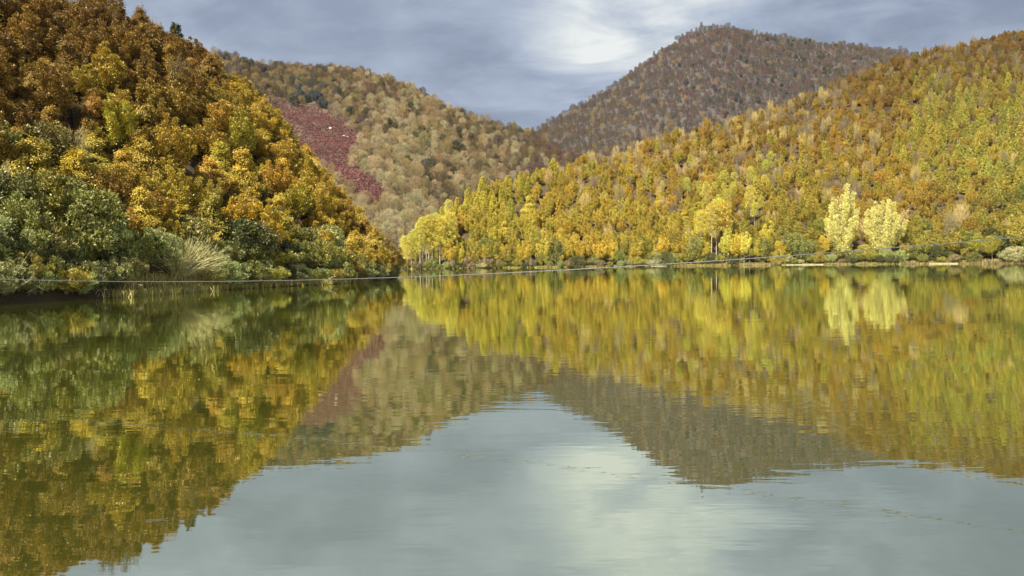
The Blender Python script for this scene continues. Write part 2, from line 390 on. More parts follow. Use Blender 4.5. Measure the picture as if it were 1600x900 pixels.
def willow(H=3.6, Rr=3.2, n=420, lean=0.5):
    P0, P1, P2 = [], [], []
    a = rng.uniform(0, 6.28, n); q = rng.uniform(0.1, 1, n) ** 0.7
    o = np.c_[np.cos(a), np.sin(a), np.zeros(n)]
    p0 = o * 0.55 * q[:, None] + np.array([0, 0, -0.2])
    d = o * q[:, None] * Rr + rng.normal(size=(n, 3)) * np.array([.5, .5, .35]) + np.array([lean, 0, 0]) + np.c_[np.zeros((n, 2)), H * (1.05 - 0.5 * q ** 2) * rng.uniform(0.6, 1.1, n)]
    p1 = p0 + d * 0.55 + np.array([0, 0, 0.35]) + rng.normal(size=(n, 3)) * 0.16; p2 = p0 + d + rng.normal(size=(n, 3)) * 0.25
    pr = [slivers(p0, p1, 0.05), slivers(p1, p2, 0.045)]
    m = 1600
    k = rng.integers(0, n, m); u = rng.uniform(0, 1, m)[:, None]; q0 = p1[k] * (1 - u) + p2[k] * u
    pr.append(slivers(q0, q0 + nrm(d[k] + rng.normal(size=(m, 3)) * 0.9) * rng.uniform(0.25, 0.7, m)[:, None], 0.035))
    st = [limb(np.array([0, 0, -0.4]), p1[i], 0.05, 0.02, 0.03, 4, 4) for i in range(16)]
    return mesh_from('crown', *merge(pr), TWIG), smooth_shade(mesh_from('stem', *merge(st), BARK_PALE))

VAR = {
    'beech_tree': [layered(), layered(9.5, 3.8, 46), layered(8, 4.6, 42, 180), layered(10, 3.6, 46), flame(), flame(12, 3.2, 10), flame(10.5, 3.7, 13, 8), flame(11.5, 3.0, 9, 10)],
    'oak_tree': [flame(8.5, 4.0, 14, 8, 70, 0.38, 0.2, 0.05, 1.1, 0.45, None, 0.8), oak(8.5, 4.4, 56), flame(9.5, 3.8, 13, 7, 60, 0.42, 0.24, 0.06, 1.15, 0.5, None, 0.7)],
    'larch_tree': [larch(15, 3.9, 74, 0.1, 44, power=0.6, L=0.6, Wd=0.26), larch(16, 3.6, 78, 0.1, 42, power=0.62, L=0.6, Wd=0.26), larch(14.5, 4.2, 70, 0.1, 46, power=0.55, L=0.6, Wd=0.26), flame(14, 2.8, 8, 10, 56, 0.55, 0.24, 0.08, 1.2, 0.4)],
    'pine_tree': [pine(17, 3.2, 0.42, 40), pine(18, 3.0, 0.5, 38), pine(16, 3.4, 0.36, 44)],
    'bare_tree': [bare(), bare(13, 3.4), bare(11, 3.9, 50), bare(12, 3.2, 40, 50, leafy=10)] +
                 [tuple(m for m in oak(h, r, n_, 95, 0.14, 0.62, 0.10, BARK_GREY, 1, 0.75, 1.35, 0.85, 1.0)) for (h, r, n_) in ((9.5, 3.9, 34), (8.8, 4.2, 36), (10.5, 3.6, 34))],
    'shrub': [oak(3.6, 2.6, 44, 120, 0.05, 0.30, 0.10, BARK, 0, 0.35, 0.75, 0.8, 1.0), flame(3.4, 2.8, 16, 7, 62, 0.30, 0.10, 0.02, 0.6, 0.25), flame(4.2, 2.4, 14, 8, 62, 0.30, 0.10, 0.02, 0.6, 0.22)],
    'willow_shrub': [willow(), willow(2.8, 2.4, 300, 0.2)],
    'fir_tree': [larch(14, 3.4, 46, 0.15, 50, 0.5, BARK, 0.5, 0.2, 0.85, 0.10)],
    'poplar_tree': [flame(25, 6.8, 20, 22, 80, 0.5, 0.20, 0.0, 1.3, 0.55, BARK_GREY, 1.3, None, 0.06), flame(24, 7.6, 24, 20, 80, 0.5, 0.20, 0.0, 1.3, 0.55, BARK_GREY, 1.3, None, 0.06)],
}
for m_ in VAR['bare_tree'][4:]: m_[0].materials.clear(); m_[0].materials.append(TWIG)
HGT = {k: [max(v.co.z for v in c.vertices) for c, _ in vs] for k, vs in VAR.items()}
RAD = {k: [max(abs(v.co.x) for v in c.vertices) for c, _ in vs] for k, vs in VAR.items()}
TWIGGY = {'bare_tree', 'willow_shrub'}

# ------------------------------------------------------------------ hills
def wob(x, y, a):
    return a * (np.sin(x * 0.11 + y * 0.07) + np.sin(x * 0.05 - y * 0.09 + 1.3) + 0.6 * np.sin(x * 0.23 + y * 0.19 + 4.0)) / 2.6

class Hill:
    def __init__(s, name, shore, crest, prof, noise, back=0.6, base_z=-1.5):
        s.name, s.prof, s.noise, s.back, s.base_z = name, prof, noise, back, base_z
        s.sh = np.array(shore, float); s.cr = np.array(crest, float); s.n = len(shore)
    def at(s, u, v):
        u = np.asarray(u, float); v = np.asarray(v, float); x = np.clip(u, 0, 1) * (s.n - 1)
        ix = np.arange(s.n)
        def cat(A):
            i = np.clip(x.astype(int), 0, s.n - 2); f = (x - i)[..., None]
            p0, p1, p2, p3 = A[np.maximum(i - 1, 0)], A[i], A[i + 1], A[np.minimum(i + 2, s.n - 1)]
            m1 = (p2 - p0) / 2; m2 = (p3 - p1) / 2
            return (2 * f**3 - 3 * f**2 + 1) * p1 + (f**3 - 2 * f**2 + f) * m1 + (-2 * f**3 + 3 * f**2) * p2 + (f**3 - f**2) * m2
        a, b = cat(s.sh), cat(s.cr)
        vv = v[..., None]
        xy = a[..., :2] * (1 - vv) + b[..., :2] * vv
        top = b[..., 2]
        fv = np.clip(v, 0, 1)
        z = s.prof(fv) * top
        z = np.where(v > 1, top * (1 - ((v - 1) / s.back) ** 1.4 * 1.0) - 5 * (v - 1) / s.back, z)
        z = np.where(v < 0, v * 25, z)
        amp = np.clip(v * 6, 0, 1)
        z = z + wob(xy[..., 0], xy[..., 1], s.noise) * amp * np.clip(top / 15, 0, 1) + 0.25 * amp
        return np.concatenate([xy, z[..., None]], -1)
    def mesh(s, nu, nv, mat, label):
        u = np.linspace(0, 1, nu); v = np.concatenate([np.linspace(-0.06, 1, nv), np.linspace(1, 1 + s.back, nv // 3)[1:]])
        U, Vv = np.meshgrid(u, v, indexing='ij'); P = s.at(U, Vv).reshape(-1, 3); m = len(v)
        i, j = np.meshgrid(np.arange(nu - 1), np.arange(m - 1), indexing='ij'); a = (i * m + j).ravel()
        F = np.stack([a, a + m, a + m + 1, a + 1], 1)
        return tag(link(s.name, smooth_shade(mesh_from(s.name, P, F, mat))), label, None, None, 'structure')
    def scatter(s, spacing, vmax=1.12, tries=26, vmin=0.01, keep=None):
        """dart throwing over the hill, even in plan"""
        g = np.linspace(0, 1, 160); UU, VV = np.meshgrid(g, np.linspace(vmin, vmax, 60), indexing='ij'); Q = s.at(UU, VV)
        area = np.abs(np.cross(np.diff(Q[:, :-1, :2], axis=0), np.diff(Q[:-1, :, :2], axis=1)))
        n = int(area.sum() / spacing ** 2 * tries / 8)
        pr = (area / area.sum()).ravel(); pick = rng.choice(len(pr), n, p=pr)
        u = (pick // area.shape[1] + rng.uniform(0, 1, n)) / area.shape[0]
        v = vmin + (vmax - vmin) * (pick % area.shape[1] + rng.uniform(0, 1, n)) / area.shape[1]
        P = s.at(u, v); grid = {}; out = []
        for k in range(n):
            x, y = P[k, 0], P[k, 1]; gx, gy = int(x // spacing), int(y // spacing); ok = True
            for ii in (-1, 0, 1):
                for jj in (-1, 0, 1):
                    for (xx, yy) in grid.get((gx + ii, gy + jj), ()):
                        if (xx - x) ** 2 + (yy - y) ** 2 < spacing ** 2: ok = False
            if ok: grid.setdefault((gx, gy), []).append((x, y)); out.append(k)
        return P[out], u[out], v[out]

def sh(px, depth):
    p = unproj(px, 410, depth); return (p[0], p[1], 0)
def cr(px, py, depth, tree):
    p = unproj(px, py, depth); return (p[0], p[1], max(0.3, p[2] - tree))

TL, TR, TG, TM = 6.4, 10.0, 9.5, 11.0
left = Hill('left_hill',
    [(-62, -60, 0), (-50, 0, 0), sh(0, 49), sh(150, 56), sh(260, 64), sh(350, 72), sh(440, 80), sh(520, 87), sh(570, 97), sh(605, 110), sh(620, 119), sh(622, 127)],
    [(-140, -60, 48), (-118, 30, 46), cr(0, -25, 110, TL), cr(100, 4, 118, TL), cr(200, 24, 126, TL), cr(300, 74, 134, TL), cr(400, 142, 140, TL), cr(470, 226, 144, TL), cr(535, 302, 144, TL), cr(575, 355, 140, TL), (unproj(606, 400, 133)[0], unproj(606, 400, 133)[1], 1.0), (unproj(612, 410, 130)[0], unproj(612, 410, 130)[1], 0.3)],
    lambda v: 0.25 * v + 0.75 * np.sin(np.clip(v, 0, 1) * np.pi / 2) ** 1.15, 1.2, 0.9)
right = Hill('right_hill',
    [sh(629, 262), sh(650, 262), sh(720, 265), sh(820, 265), sh(920, 262), sh(1020, 260), sh(1130, 256), sh(1250, 250), sh(1350, 243), sh(1480, 228), sh(1600, 213), sh(1900, 190), (270, 90, 0), (230, -120, 0)],
    [cr(640, 400, 285, 0), cr(660, 345, 292, TR), cr(705, 306, 315, TR), cr(790, 272, 350, TR), cr(900, 238, 392, TR), cr(1000, 211, 430, TR), cr(1100, 186, 465, TR), cr(1200, 158, 495, TR), cr(1310, 119, 530, TR), cr(1430, 76, 560, TR), cr(1600, 37, 590, TR), cr(2000, -40, 620, TR), (620, 260, 150), (520, -200, 130)],
    lambda v: 0.55 * v + 0.45 * v ** 1.6, 2.2, 0.5)
ridge = Hill('far_ridge',
    [sh(-150, 330), sh(200, 330), sh(330, 330), sh(420, 330), sh(500, 330), sh(560, 330), sh(610, 335), sh(660, 345), sh(720, 370), sh(790, 400), sh(860, 430), sh(1000, 460)],
    [cr(0, 40, 640, TG), cr(250, 62, 670, TG), cr(340, 76, 690, TG), cr(410, 92, 715, TG), cr(500, 99, 740, TG), cr(565, 105, 740, TG), cr(625, 124, 720, TG), cr(700, 156, 690, TG), cr(765, 182, 660, TG), cr(835, 202, 630, TG), cr(905, 238, 600, TG), cr(1020, 290, 570, TG)],
    lambda v: 0.9 * v + 0.1 * np.sin(v * np.pi / 2), 3.0, 0.5)
mount = Hill('mountain',
    [sh(500, 800), sh(640, 800), sh(740, 800), sh(820, 800), sh(900, 800), sh(960, 800), sh(1020, 800), sh(1080, 800), sh(1140, 800), sh(1220, 800), sh(1320, 800), sh(1420, 800), sh(1560, 800), sh(1800, 800)],
    [cr(640, 290, 1230, TM), cr(780, 228, 1300, TM), cr(838, 198, 1330, TM), cr(900, 162, 1370, TM), cr(960, 127, 1400, TM), cr(1000, 97, 1420, TM), cr(1045, 67, 1450, TM), cr(1085, 45, 1460, TM), cr(1130, 37, 1470, TM), cr(1200, 49, 1480, TM), cr(1300, 64, 1480, TM), cr(1410, 76, 1470, TM), cr(1550, 120, 1450, TM), cr(1800, 190, 1400, TM)],
    lambda v: v, 6.0, 0.4)
left.mesh(140, 50, SOIL, 'steep wooded hill of golden trees rising beside the near lake shore')
right.mesh(150, 70, SOIL, 'long wooded hill of yellow and orange trees across the lake')
ridge.mesh(140, 80, SOIL_FAR, 'far ridge of bare beige trees with a red clearing')
mount.mesh(150, 70, SOIL_MT, 'tall grey brown mountain behind the right hill')

# ground sheet, water, near bank
def sheet(name, x0, x1, y0, y1, z, mat, label):
    return tag(link(name, mesh_from(name, [(x0, y0, z), (x1, y0, z), (x1, y1, z), (x0, y1, z)], [[0, 1, 2, 3]], mat)), label, None, None, 'structure')
sheet('lake_bed', -9000, 9000, -9000, 9000, -6.0, BED, 'muddy ground under and around the lake')
sheet('water', -260, 420, -160, 520, 0.0, water_mat(), 'calm green lake water mirroring hills and cloudy sky')
nx = 60; xs = np.linspace(-75, 250, nx); rows = [(3.4, -0.6), (2.2, 0.12), (0.5, 0.6), (-3, 0.95), (-14, 1.1), (-40, 1.2), (-170, 1.4)]
Pb = np.array([[x, y + (0.9 * math.sin(x * 0.35) + 0.5 * math.sin(x * 0.9) + max(0, (abs(x - 2) - 9)) * 0.28 if y > -5 else 0), z + 0.08 * math.sin(x * 0.7 + y)] for x in xs for (y, z) in rows])
m = len(rows); a = np.array([i * m + j for i in range(nx - 1) for j in range(m - 1)])
tag(link('near_bank', smooth_shade(mesh_from('near_bank', Pb, np.stack([a, a + 1, a + m + 1, a + m], 1), SAND))), 'low sandy bank where the photographer stands', None, None, 'structure')

# thin air between here and the far mountain: one closed box round everything
hz = link('haze', mesh_from('haze', [(x, y, z) for z in (0, 1) for y in (0, 1) for x in (0, 1)], [[0, 2, 3, 1], [4, 5, 7, 6], [0, 1, 5, 4], [2, 6, 7, 3], [0, 4, 6, 2], [1, 3, 7, 5]]), None, (-9200, -9200, -7.2))
hz.scale = (18400, 18400, 600)
hm, ht = new_mat('haze_air')
pv = ht.new('ShaderNodeVolumePrincipled'); pv.inputs['Color'].default_value = (0.80, 0.88, 1, 1); pv.inputs['Density'].default_value = 0.00002
ho = ht.new('ShaderNodeOutputMaterial'); ht.l.new(pv.outputs[0], ho.inputs['Volume']); hz.data.materials.append(hm)
tag(hz, 'thin bluish air haze over the valley', 'haze', None, 'stuff')

# ------------------------------------------------------------------ planting plan
TINT = {  # leaf and twig colours; grey-brown and dusky red darkened for the mountain's cloud shadow
    'golden': (0.54, 0.395, 0.040), 'orange': (0.49, 0.325, 0.042), 'russet': (0.20, 0.108, 0.020), 'copper': (0.33, 0.195, 0.026),
    'olive': (0.32, 0.275, 0.034), 'yellow': (0.60, 0.49, 0.065), 'green': (0.21, 0.215, 0.040), 'dark green': (0.095, 0.102, 0.026),
    'grey-green': (0.32, 0.33, 0.105), 'yellow-green': (0.57, 0.51, 0.075), 'lime-green': (0.46, 0.42, 0.08), 'pale yellow': (0.64, 0.575, 0.17),
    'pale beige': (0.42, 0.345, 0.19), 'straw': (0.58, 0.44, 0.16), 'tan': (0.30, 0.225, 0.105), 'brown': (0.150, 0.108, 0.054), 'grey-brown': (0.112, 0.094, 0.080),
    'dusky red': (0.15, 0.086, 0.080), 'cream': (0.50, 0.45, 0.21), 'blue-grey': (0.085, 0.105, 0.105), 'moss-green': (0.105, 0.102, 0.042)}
B, O, L_, P_, N, SHR, FIR = 'beech_tree', 'oak_tree', 'larch_tree', 'pine_tree', 'bare_tree', 'shrub', 'fir_tree'
PLAN = {
 'left': [  # px, py, radius, weight, kind, colours
    (90, 80, 80, .10, N, ('brown', 'tan')), (20, 200, 60, .2, N, ('pale beige',)), (420, 230, 60, .12, N, ('tan',)), (240, 120, 60, .15, N, ('tan', 'brown')),    (60, 20, 90, 1.6, B, ('russet', 'copper')), (180, 60, 80, 2, B, ('russet', 'copper', 'russet')), (280, 100, 60, 1.6, B, ('copper', 'russet', 'copper')),
    (60, 100, 70, 1, B, ('copper', 'golden', 'olive')), (130, 140, 70, 1, B, ('golden', 'olive', 'golden')), (230, 150, 60, 1, B, ('golden', 'copper', 'olive')),
    (340, 170, 60, 1, B, ('golden', 'golden', 'orange', 'olive')), (30, 190, 60, .8, B, ('olive', 'green')), (200, 210, 50, 1, B, ('golden', 'yellow')),
    (320, 190, 40, 1, B, ('yellow', 'golden')), (420, 220, 50, 1.2, B, ('golden', 'orange', 'orange')), (80, 260, 70, 1.4, O, ('green', 'dark green', 'green')), (20, 300, 60, 1, O, ('green', 'olive')),
    (230, 260, 50, 1.3, B, ('golden', 'golden', 'orange')), (210, 330, 40, 1, B, ('golden', 'orange')), (310, 260, 40, .9, B, ('olive', 'golden')),
    (360, 250, 40, .5, O, ('dark green', 'green')), (480, 270, 50, 1.3, B, ('orange', 'golden')), (450, 320, 40, .8, B, ('golden', 'olive')), (540, 330, 50, 1.2, B, ('orange', 'golden', 'copper')),
    (310, 310, 40, 1, O, ('green', 'grey-green')), (380, 320, 50, 1, O, ('green', 'dark green')), (390, 370, 40, 1.2, O, ('grey-green', 'green')), (110, 380, 80, 1.6, O, ('grey-green', 'green', 'dark green')),
    (480, 390, 50, 1, O, ('grey-green', 'olive')), (560, 380, 40, 1, B, ('orange', 'olive', 'copper')), (600, 390, 25, 1.4, B, ('olive', 'russet'))],
 'right': [
    (650, 350, 28, 2, P_, ('yellow-green', 'yellow-green')), (690, 330, 35, 1.6, L_, ('yellow-green', 'yellow')), (755, 300, 30, 4.5, L_, ('yellow-green', 'yellow')), (830, 270, 28, 3.5, L_, ('yellow-green', 'yellow')),
    (740, 350, 40, 1.2, B, ('golden', 'yellow', 'olive')), (820, 330, 50, 1.2, B, ('golden', 'yellow', 'yellow')), (900, 290, 50, 1, B, ('orange', 'golden')), (850, 300, 40, .5, N, ('straw', 'tan')),
    (920, 260, 45, 1.1, N, ('straw', 'tan', 'straw')), (930, 245, 60, 1.2, B, ('orange', 'golden')), (1010, 250, 60, 1, B, ('orange', 'copper')), (1000, 230, 60, 1.4, N, ('straw', 'tan')),
    (1080, 270, 50, .5, L_, ('yellow-green', 'yellow')), (1080, 240, 60, .8, B, ('orange', 'copper')), (1150, 220, 60, 1, B, ('copper', 'orange')), (1170, 195, 60, 1.5, N, ('straw', 'tan')),
    (1170, 280, 45, .7, L_, ('yellow-green', 'lime-green')), (1250, 255, 45, .5, L_, ('yellow-green', 'yellow')), (1250, 170, 60, 1, B, ('copper', 'russet', 'orange')), (1290, 140, 55, 1.5, N, ('tan', 'brown')),
    (1130, 310, 40, 1.2, P_, ('yellow-green', 'yellow-green')), (1000, 310, 60, 1.2, B, ('golden', 'golden', 'yellow')), (930, 340, 60, 1.3, B, ('golden', 'yellow', 'golden')), (900, 380, 60, 1, B, ('golden', 'olive', 'yellow')),
    (1040, 360, 60, 1.2, B, ('golden', 'yellow', 'olive')), (1140, 370, 60, 1.2, B, ('golden', 'olive', 'yellow')), (1240, 340, 50, 1.2, B, ('golden', 'olive', 'golden')), (1250, 380, 50, 1, B, ('olive', 'green')),
    (1330, 220, 60, .7, N, ('straw', 'tan')), (1320, 250, 70, 1, B, ('orange', 'golden', 'copper')), (1390, 290, 60, .8, N, ('straw', 'tan')), (1390, 310, 60, 1, B, ('golden', 'orange')), (1330, 260, 60, .35, L_, ('yellow-green', 'lime-green')),
    (1400, 95, 60, 3, B, ('russet', 'copper')), (1500, 85, 55, 6, B, ('russet', 'copper')), (1580, 70, 55, 6, B, ('russet', 'copper')), (1500, 85, 80, 3.0, N, ('brown', 'tan')),
    (1380, 165, 55, 2, B, ('copper', 'orange')), (1460, 150, 34, 5.0, L_, ('lime-green', 'yellow-green')), (1530, 165, 44, 6.0, L_, ('lime-green', 'yellow-green')), (1590, 185, 46, 5.5, L_, ('lime-green', 'yellow-green')), (1465, 205, 36, 3.2, L_, ('lime-green', 'yellow-green')), (1540, 225, 42, 4.0, L_, ('lime-green', 'yellow-green')),
    (1450, 265, 60, 1.4, B, ('copper', 'orange', 'golden')), (1540, 290, 50, 1.2, B, ('copper', 'olive', 'golden')), (1590, 300, 40, 1.4, L_, ('lime-green', 'green')), (1500, 320, 60, .7, N, ('straw', 'tan')), (1500, 330, 60, 1, B, ('olive', 'orange', 'copper')),
    (1300, 370, 50, 1, O, ('green', 'olive')), (1460, 380, 50, 1.5, O, ('dark green', 'green', 'olive')), (1550, 380, 60, 1.4, O, ('dark green', 'green'))],
 'ridge': [
    (400, 110, 70, 1, N, ('brown', 'grey-brown', 'tan')), (480, 130, 50, 1, N, ('tan', 'brown')), (450, 125, 60, .4, O, ('moss-green',)), (470, 150, 20, 1.0, O, ('blue-grey',)), (500, 160, 18, 1.0, O, ('blue-grey',)),
    (560, 120, 50, 1, N, ('brown', 'tan', 'dusky red')), (640, 150, 50, 1, N, ('brown', 'tan')), (640, 150, 50, .7, O, ('moss-green', 'dark green')), (700, 180, 50, .8, N, ('brown', 'tan')), (720, 180, 50, .5, O, ('moss-green',)), (800, 215, 60, 1, N, ('brown', 'grey-brown', 'tan')), (880, 235, 50, 1, N, ('brown', 'dusky red')),
    (580, 175, 50, 1.2, N, ('tan', 'pale beige', 'brown')), (660, 220, 60, 1.2, N, ('tan', 'pale beige')), (670, 210, 60, .4, O, ('moss-green',)), (740, 240, 60, 1.2, N, ('tan', 'brown', 'pale beige')), (600, 230, 50, 1.6, N, ('pale beige', 'pale beige', 'tan')), (640, 280, 50, 1.5, N, ('pale beige', 'tan')), (630, 340, 60, 1.6, N, ('pale beige', 'tan')), (700, 290, 50, .8, N, ('tan', 'brown'))],
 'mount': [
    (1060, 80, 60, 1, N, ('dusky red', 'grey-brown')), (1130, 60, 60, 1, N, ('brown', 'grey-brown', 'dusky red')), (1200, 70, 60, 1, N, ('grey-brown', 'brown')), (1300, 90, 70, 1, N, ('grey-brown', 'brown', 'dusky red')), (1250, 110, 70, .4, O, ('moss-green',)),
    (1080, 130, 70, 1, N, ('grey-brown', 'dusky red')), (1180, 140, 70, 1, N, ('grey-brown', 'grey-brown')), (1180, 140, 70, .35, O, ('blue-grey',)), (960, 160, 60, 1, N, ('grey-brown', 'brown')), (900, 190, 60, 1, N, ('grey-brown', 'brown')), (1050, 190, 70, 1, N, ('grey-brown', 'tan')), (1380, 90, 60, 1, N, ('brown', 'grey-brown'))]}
CLEARING = np.array([(430, 150), (455, 163), (492, 160), (520, 180), (545, 195), (556, 210), (578, 212), (560, 226), (546, 243), (548, 262), (572, 272), (600, 292), (600, 330), (560, 310), (500, 260), (430, 200)], float)
def in_poly(px, py, poly):
    ins = np.zeros(len(px), bool); j = len(poly) - 1
    for i in range(len(poly)):
        xi, yi = poly[i]; xj, yj = poly[j]
        c = ((yi > py) != (yj > py)) & (px < (xj - xi) * (py - yi) / (yj - yi + 1e-12) + xi); ins ^= c; j = i
    return ins

TREES = []   # dicts: kind, var, pos, rot, scale(3), tint, hill, v, label (optional)
def add(kind, pos, scale=1.0, tint=None, hill='', v=0.0, var=None, rot=None, sz=None, label=None, word=None, stuff=False, field=None, lean=None):
    var = int(rng.integers(len(VAR[kind]))) if var is None else var
    c = np.array(TINT[tint]); word = word or tint
    if field is not None: f_ = 0.65 if hill == 'right' else 0.4; c = c * (1 - f_) + field * f_
    if not label: c = c * rng.uniform(0.84, 1.16) * (1 + rng.normal(size=3) * 0.04)
    rz = rng.uniform(0, 6.28) if rot is None else rot
    M = Matrix.Rotation(rz, 3, 'Z')
    if lean is not None: M = Matrix.Rotation(lean[1], 3, Vector((-lean[0][1], lean[0][0], 0))) @ M
    TREES.append(dict(kind=kind, var=var, pos=np.array(pos, float), rot=tuple(M.to_euler()),
                      scl=(scale, scale, scale * ((rng.uniform(0.82, 1.26) if hill != 'left' else rng.uniform(0.8, 1.05)) if sz is None else sz)), tint=np.clip(c, 0, 0.9), word=word, hill=hill, v=v, label=label, stuff=stuff))

def plant(hill, key, spacing, smin, smax, vmax=1.1, vmin=0.015, flt=None):
    Ps, us, vs = hill.scatter(spacing, vmax, 70 if key == 'left' else 30, vmin)
    q = proj(Ps + np.array([0, 0, 7.0])); qb = proj(Ps)
    A = PLAN[key]; ax = np.array([(a[0], a[1]) for a in A], float); ar = np.array([a[2] for a in A], float); aw = np.array([a[3] for a in A], float)
    skip = in_poly(qb[:, 0], qb[:, 1] - 2, CLEARING) if key == 'ridge' else np.zeros(len(Ps), bool)
    dn = nrm((hill.at(us, vs - 0.02) - hill.at(us, vs + 0.02)) * np.array([1, 1, 0]))
    leafy = [(i, np.mean([TINT[c] for c in a[5]], 0)) for i, a in enumerate(A) if a[4] in (B, O, L_)]; li = [i for i, _ in leafy]; lt = np.array([c for _, c in leafy])
    for k in range(len(Ps)):
        if skip[k] or (flt and not flt(Ps[k], q[k], us[k], vs[k])): continue
        x = np.array([np.clip(q[k, 0], -40, 1640), q[k, 1]])
        d2 = ((ax - x) ** 2).sum(1) / ar ** 2; wgt = aw * np.exp(-0.5 * (d2 - d2.min())); i = rng.choice(len(A), p=wgt / wgt.sum())
        kind, cols = A[i][4], A[i][5]
        wl = np.array([wgt[q_] * (1.0 if A[q_][4] == kind else 0.35 if key == 'right' else 0.0) for q_ in li]) + 1e-9; fld = (lt * wl[:, None]).sum(0) / wl.sum() if len(li) else None; tint = cols[rng.integers(len(cols))]
        sc = rng.uniform(smin, smax) * (1.22 if rng.uniform() < 0.08 and key != 'left' else 1)
        if kind == L_: sc *= 0.78
        if kind == P_: sc *= 0.85
        if kind == N and key in ('left', 'right'): sc *= 0.85
        if vs[k] < 0.06: sc *= 0.8
        if kind == N and key == 'left': sc *= 0.85
        if key == 'left' and us[k] > 0.82: sc *= 0.8
        var = int(rng.integers(4)) if kind == N and key in ('right', 'left') else int(rng.integers(4, 7)) if kind == N else None
        if kind == B: var = int(rng.integers(4, 8)) if (key == 'right' and rng.uniform() < .85) or rng.uniform() < .55 else int(rng.integers(4))
        add(kind, Ps[k] - np.array([0, 0, 0.25]), sc, tint, key, vs[k], var, field=fld if kind in (B, O, L_) else None, lean=(dn[k], abs(rng.normal()) * 0.12 + 0.08) if key == 'left' else None)

infr = lambda p, q, u, v: -260 < q[0] < 1860 and q[2] > 5
plant(left, 'left', 2.2, 0.38, 0.70, 1.12, 0.05, lambda p, q, u, v: True)
plant(right, 'right', 4.0, 0.50, 0.90, 1.08, 0.02, lambda p, q, u, v: True)
plant(ridge, 'ridge', 4.1, 0.5, 0.95, 1.05, 0.0, infr)
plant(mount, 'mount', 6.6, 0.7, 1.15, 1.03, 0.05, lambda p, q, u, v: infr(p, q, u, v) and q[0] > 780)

def left_at(px, v):          # point on the left hill near a given photo column
    us = np.linspace(0.1, 1, 400); P = left.at(us, np.full(400, v)); i = np.argmin(abs(proj(P)[:, 0] - px)); return P[i]
def right_at(px, v):
    us = np.linspace(0, 0.9, 500); P = right.at(us, np.full(500, v)); i = np.argmin(abs(proj(P)[:, 0] - px)); return P[i]
def ridge_px(px, py):
    us, vs = np.meshgrid(np.linspace(0, 1, 240), np.linspace(0.02, 1, 160)); P = ridge.at(us.ravel(), vs.ravel()); q = proj(P)
    return P[np.argmin((q[:, 0] - px) ** 2 + (q[:, 1] - py) ** 2)]

# shrubs along the left shore
for px in np.arange(-60, 615, 10):
    for v, s0, s1 in ((0.015, 0.55, 0.9), (0.055, 0.7, 1.15)):
        if 190 < px < 330 and v < 0.03: continue
        x = px + rng.uniform(-6, 6)
        if 225 < x < 325 and rng.uniform() < 0.75: continue
        add(SHR, left_at(x, v + rng.uniform(-0.008, 0.012)), rng.uniform(s0, s1) * (0.7 if px > 480 else 0.85), ['grey-green', 'green', 'grey-green', 'olive', 'dark green'][rng.integers(5)], 'left', v)
for px in np.arange(704, 1660, 7.5):                                     # front row of trees on the far shore
    if 1296 < px < 1404 or 1106 < px < 1136: continue
    c = ['golden', 'olive', 'golden', 'yellow', 'olive', 'green'][rng.integers(6)] if px < 1190 else ['olive', 'green', 'golden', 'green'][rng.integers(4)] if px < 1420 else ['green', 'dark green', 'olive'][rng.integers(3)]
    add(B if c in ('golden', 'yellow', 'orange', 'olive') else O, right_at(px + rng.uniform(-3, 3), rng.uniform(0.012, 0.05)), rng.uniform(0.6, 1.0), c, 'right', 0.03, int(rng.integers(4, 8)) if c in ('golden', 'yellow', 'orange', 'olive') else 2, None, rng.uniform(0.8, 1.35))
# right shore shrubs
for px in np.arange(632, 1640, 8.5):
    if px < 700 and rng.uniform() < .3: continue
    c = ['olive', 'olive', 'dark green', 'green', 'grey-green', 'tan'][rng.integers(6)]
    if px > 1420 and rng.uniform() < .6: c = 'green'
    add(SHR, right_at(px + rng.uniform(-3, 3), rng.uniform(0.001, 0.028)), rng.uniform(0.4, 1.15), c, 'right', 0.01)

# single plants the photo picks out
add('willow_shrub', left_at(278, 0.035), 1.0, 'cream', 'left', 0.03, 0, 0.4, 1.0, 'large pale dry willow shrub with arching stems on the left shore')
add('willow_shrub', left_at(316, 0.02), 0.75, 'cream', 'left', 0.02, 1, 2.0, 1.0, 'small pale dry willow shrub just right of the large dry willow')
add(FIR, left.at(np.array([0.43]), np.array([0.93]))[0] - np.array([0, 0, 4.6]), 0.9, 'dark green', 'left', 0.97, 0, 1.0, 1.0, 'dark green fir standing out against the sky on the left crest')
for (px, h, c, vv, lab) in ((150, .9, 'brown', 1.0, 'leafless dark tree on the left crest at the top edge of the picture'), (176, .85, 'brown', .98, 'leafless dark tree on the left crest with forked twigs against the sky'), (292, .6, 'brown', .99, 'small leafless tree on the left crest just below the dark fir')):
    us = np.linspace(0.1, 1, 400); P = left.at(us, np.full(400, vv)); i = np.argmin(abs(proj(P)[:, 0] - px))
    add(N, P[i], h, c, 'left', vv, 3, None, 1.0, lab)
add('poplar_tree', right_at(1317, 0.022), 0.98, 'pale yellow', 'right', 0.02, 0, 0.3, 1.08, 'tall pale yellow poplar on the far shore, left one of the pair')
add('poplar_tree', right_at(1380, 0.02), 0.9, 'pale yellow', 'right', 0.02, 1, 1.3, 1.02, 'broad pale yellow poplar on the far shore, right one of the pair')
for px, s, v in ((637, .6, .012), (643, .72, .01), (650, .8, .03), (656, .9, .015), (661, .95, .05), (666, 1.0, .02), (671, 1.0, .06), (676, 1.02, .03), (682, 1.05, .06), (688, 1.05, .03), (695, 1.1, .08), (703, 1.05, .1)):
    add(P_, right_at(px, v), s, ['yellow-green', 'yellow'][rng.integers(2)], 'right', v, None, None, 1.0, None)
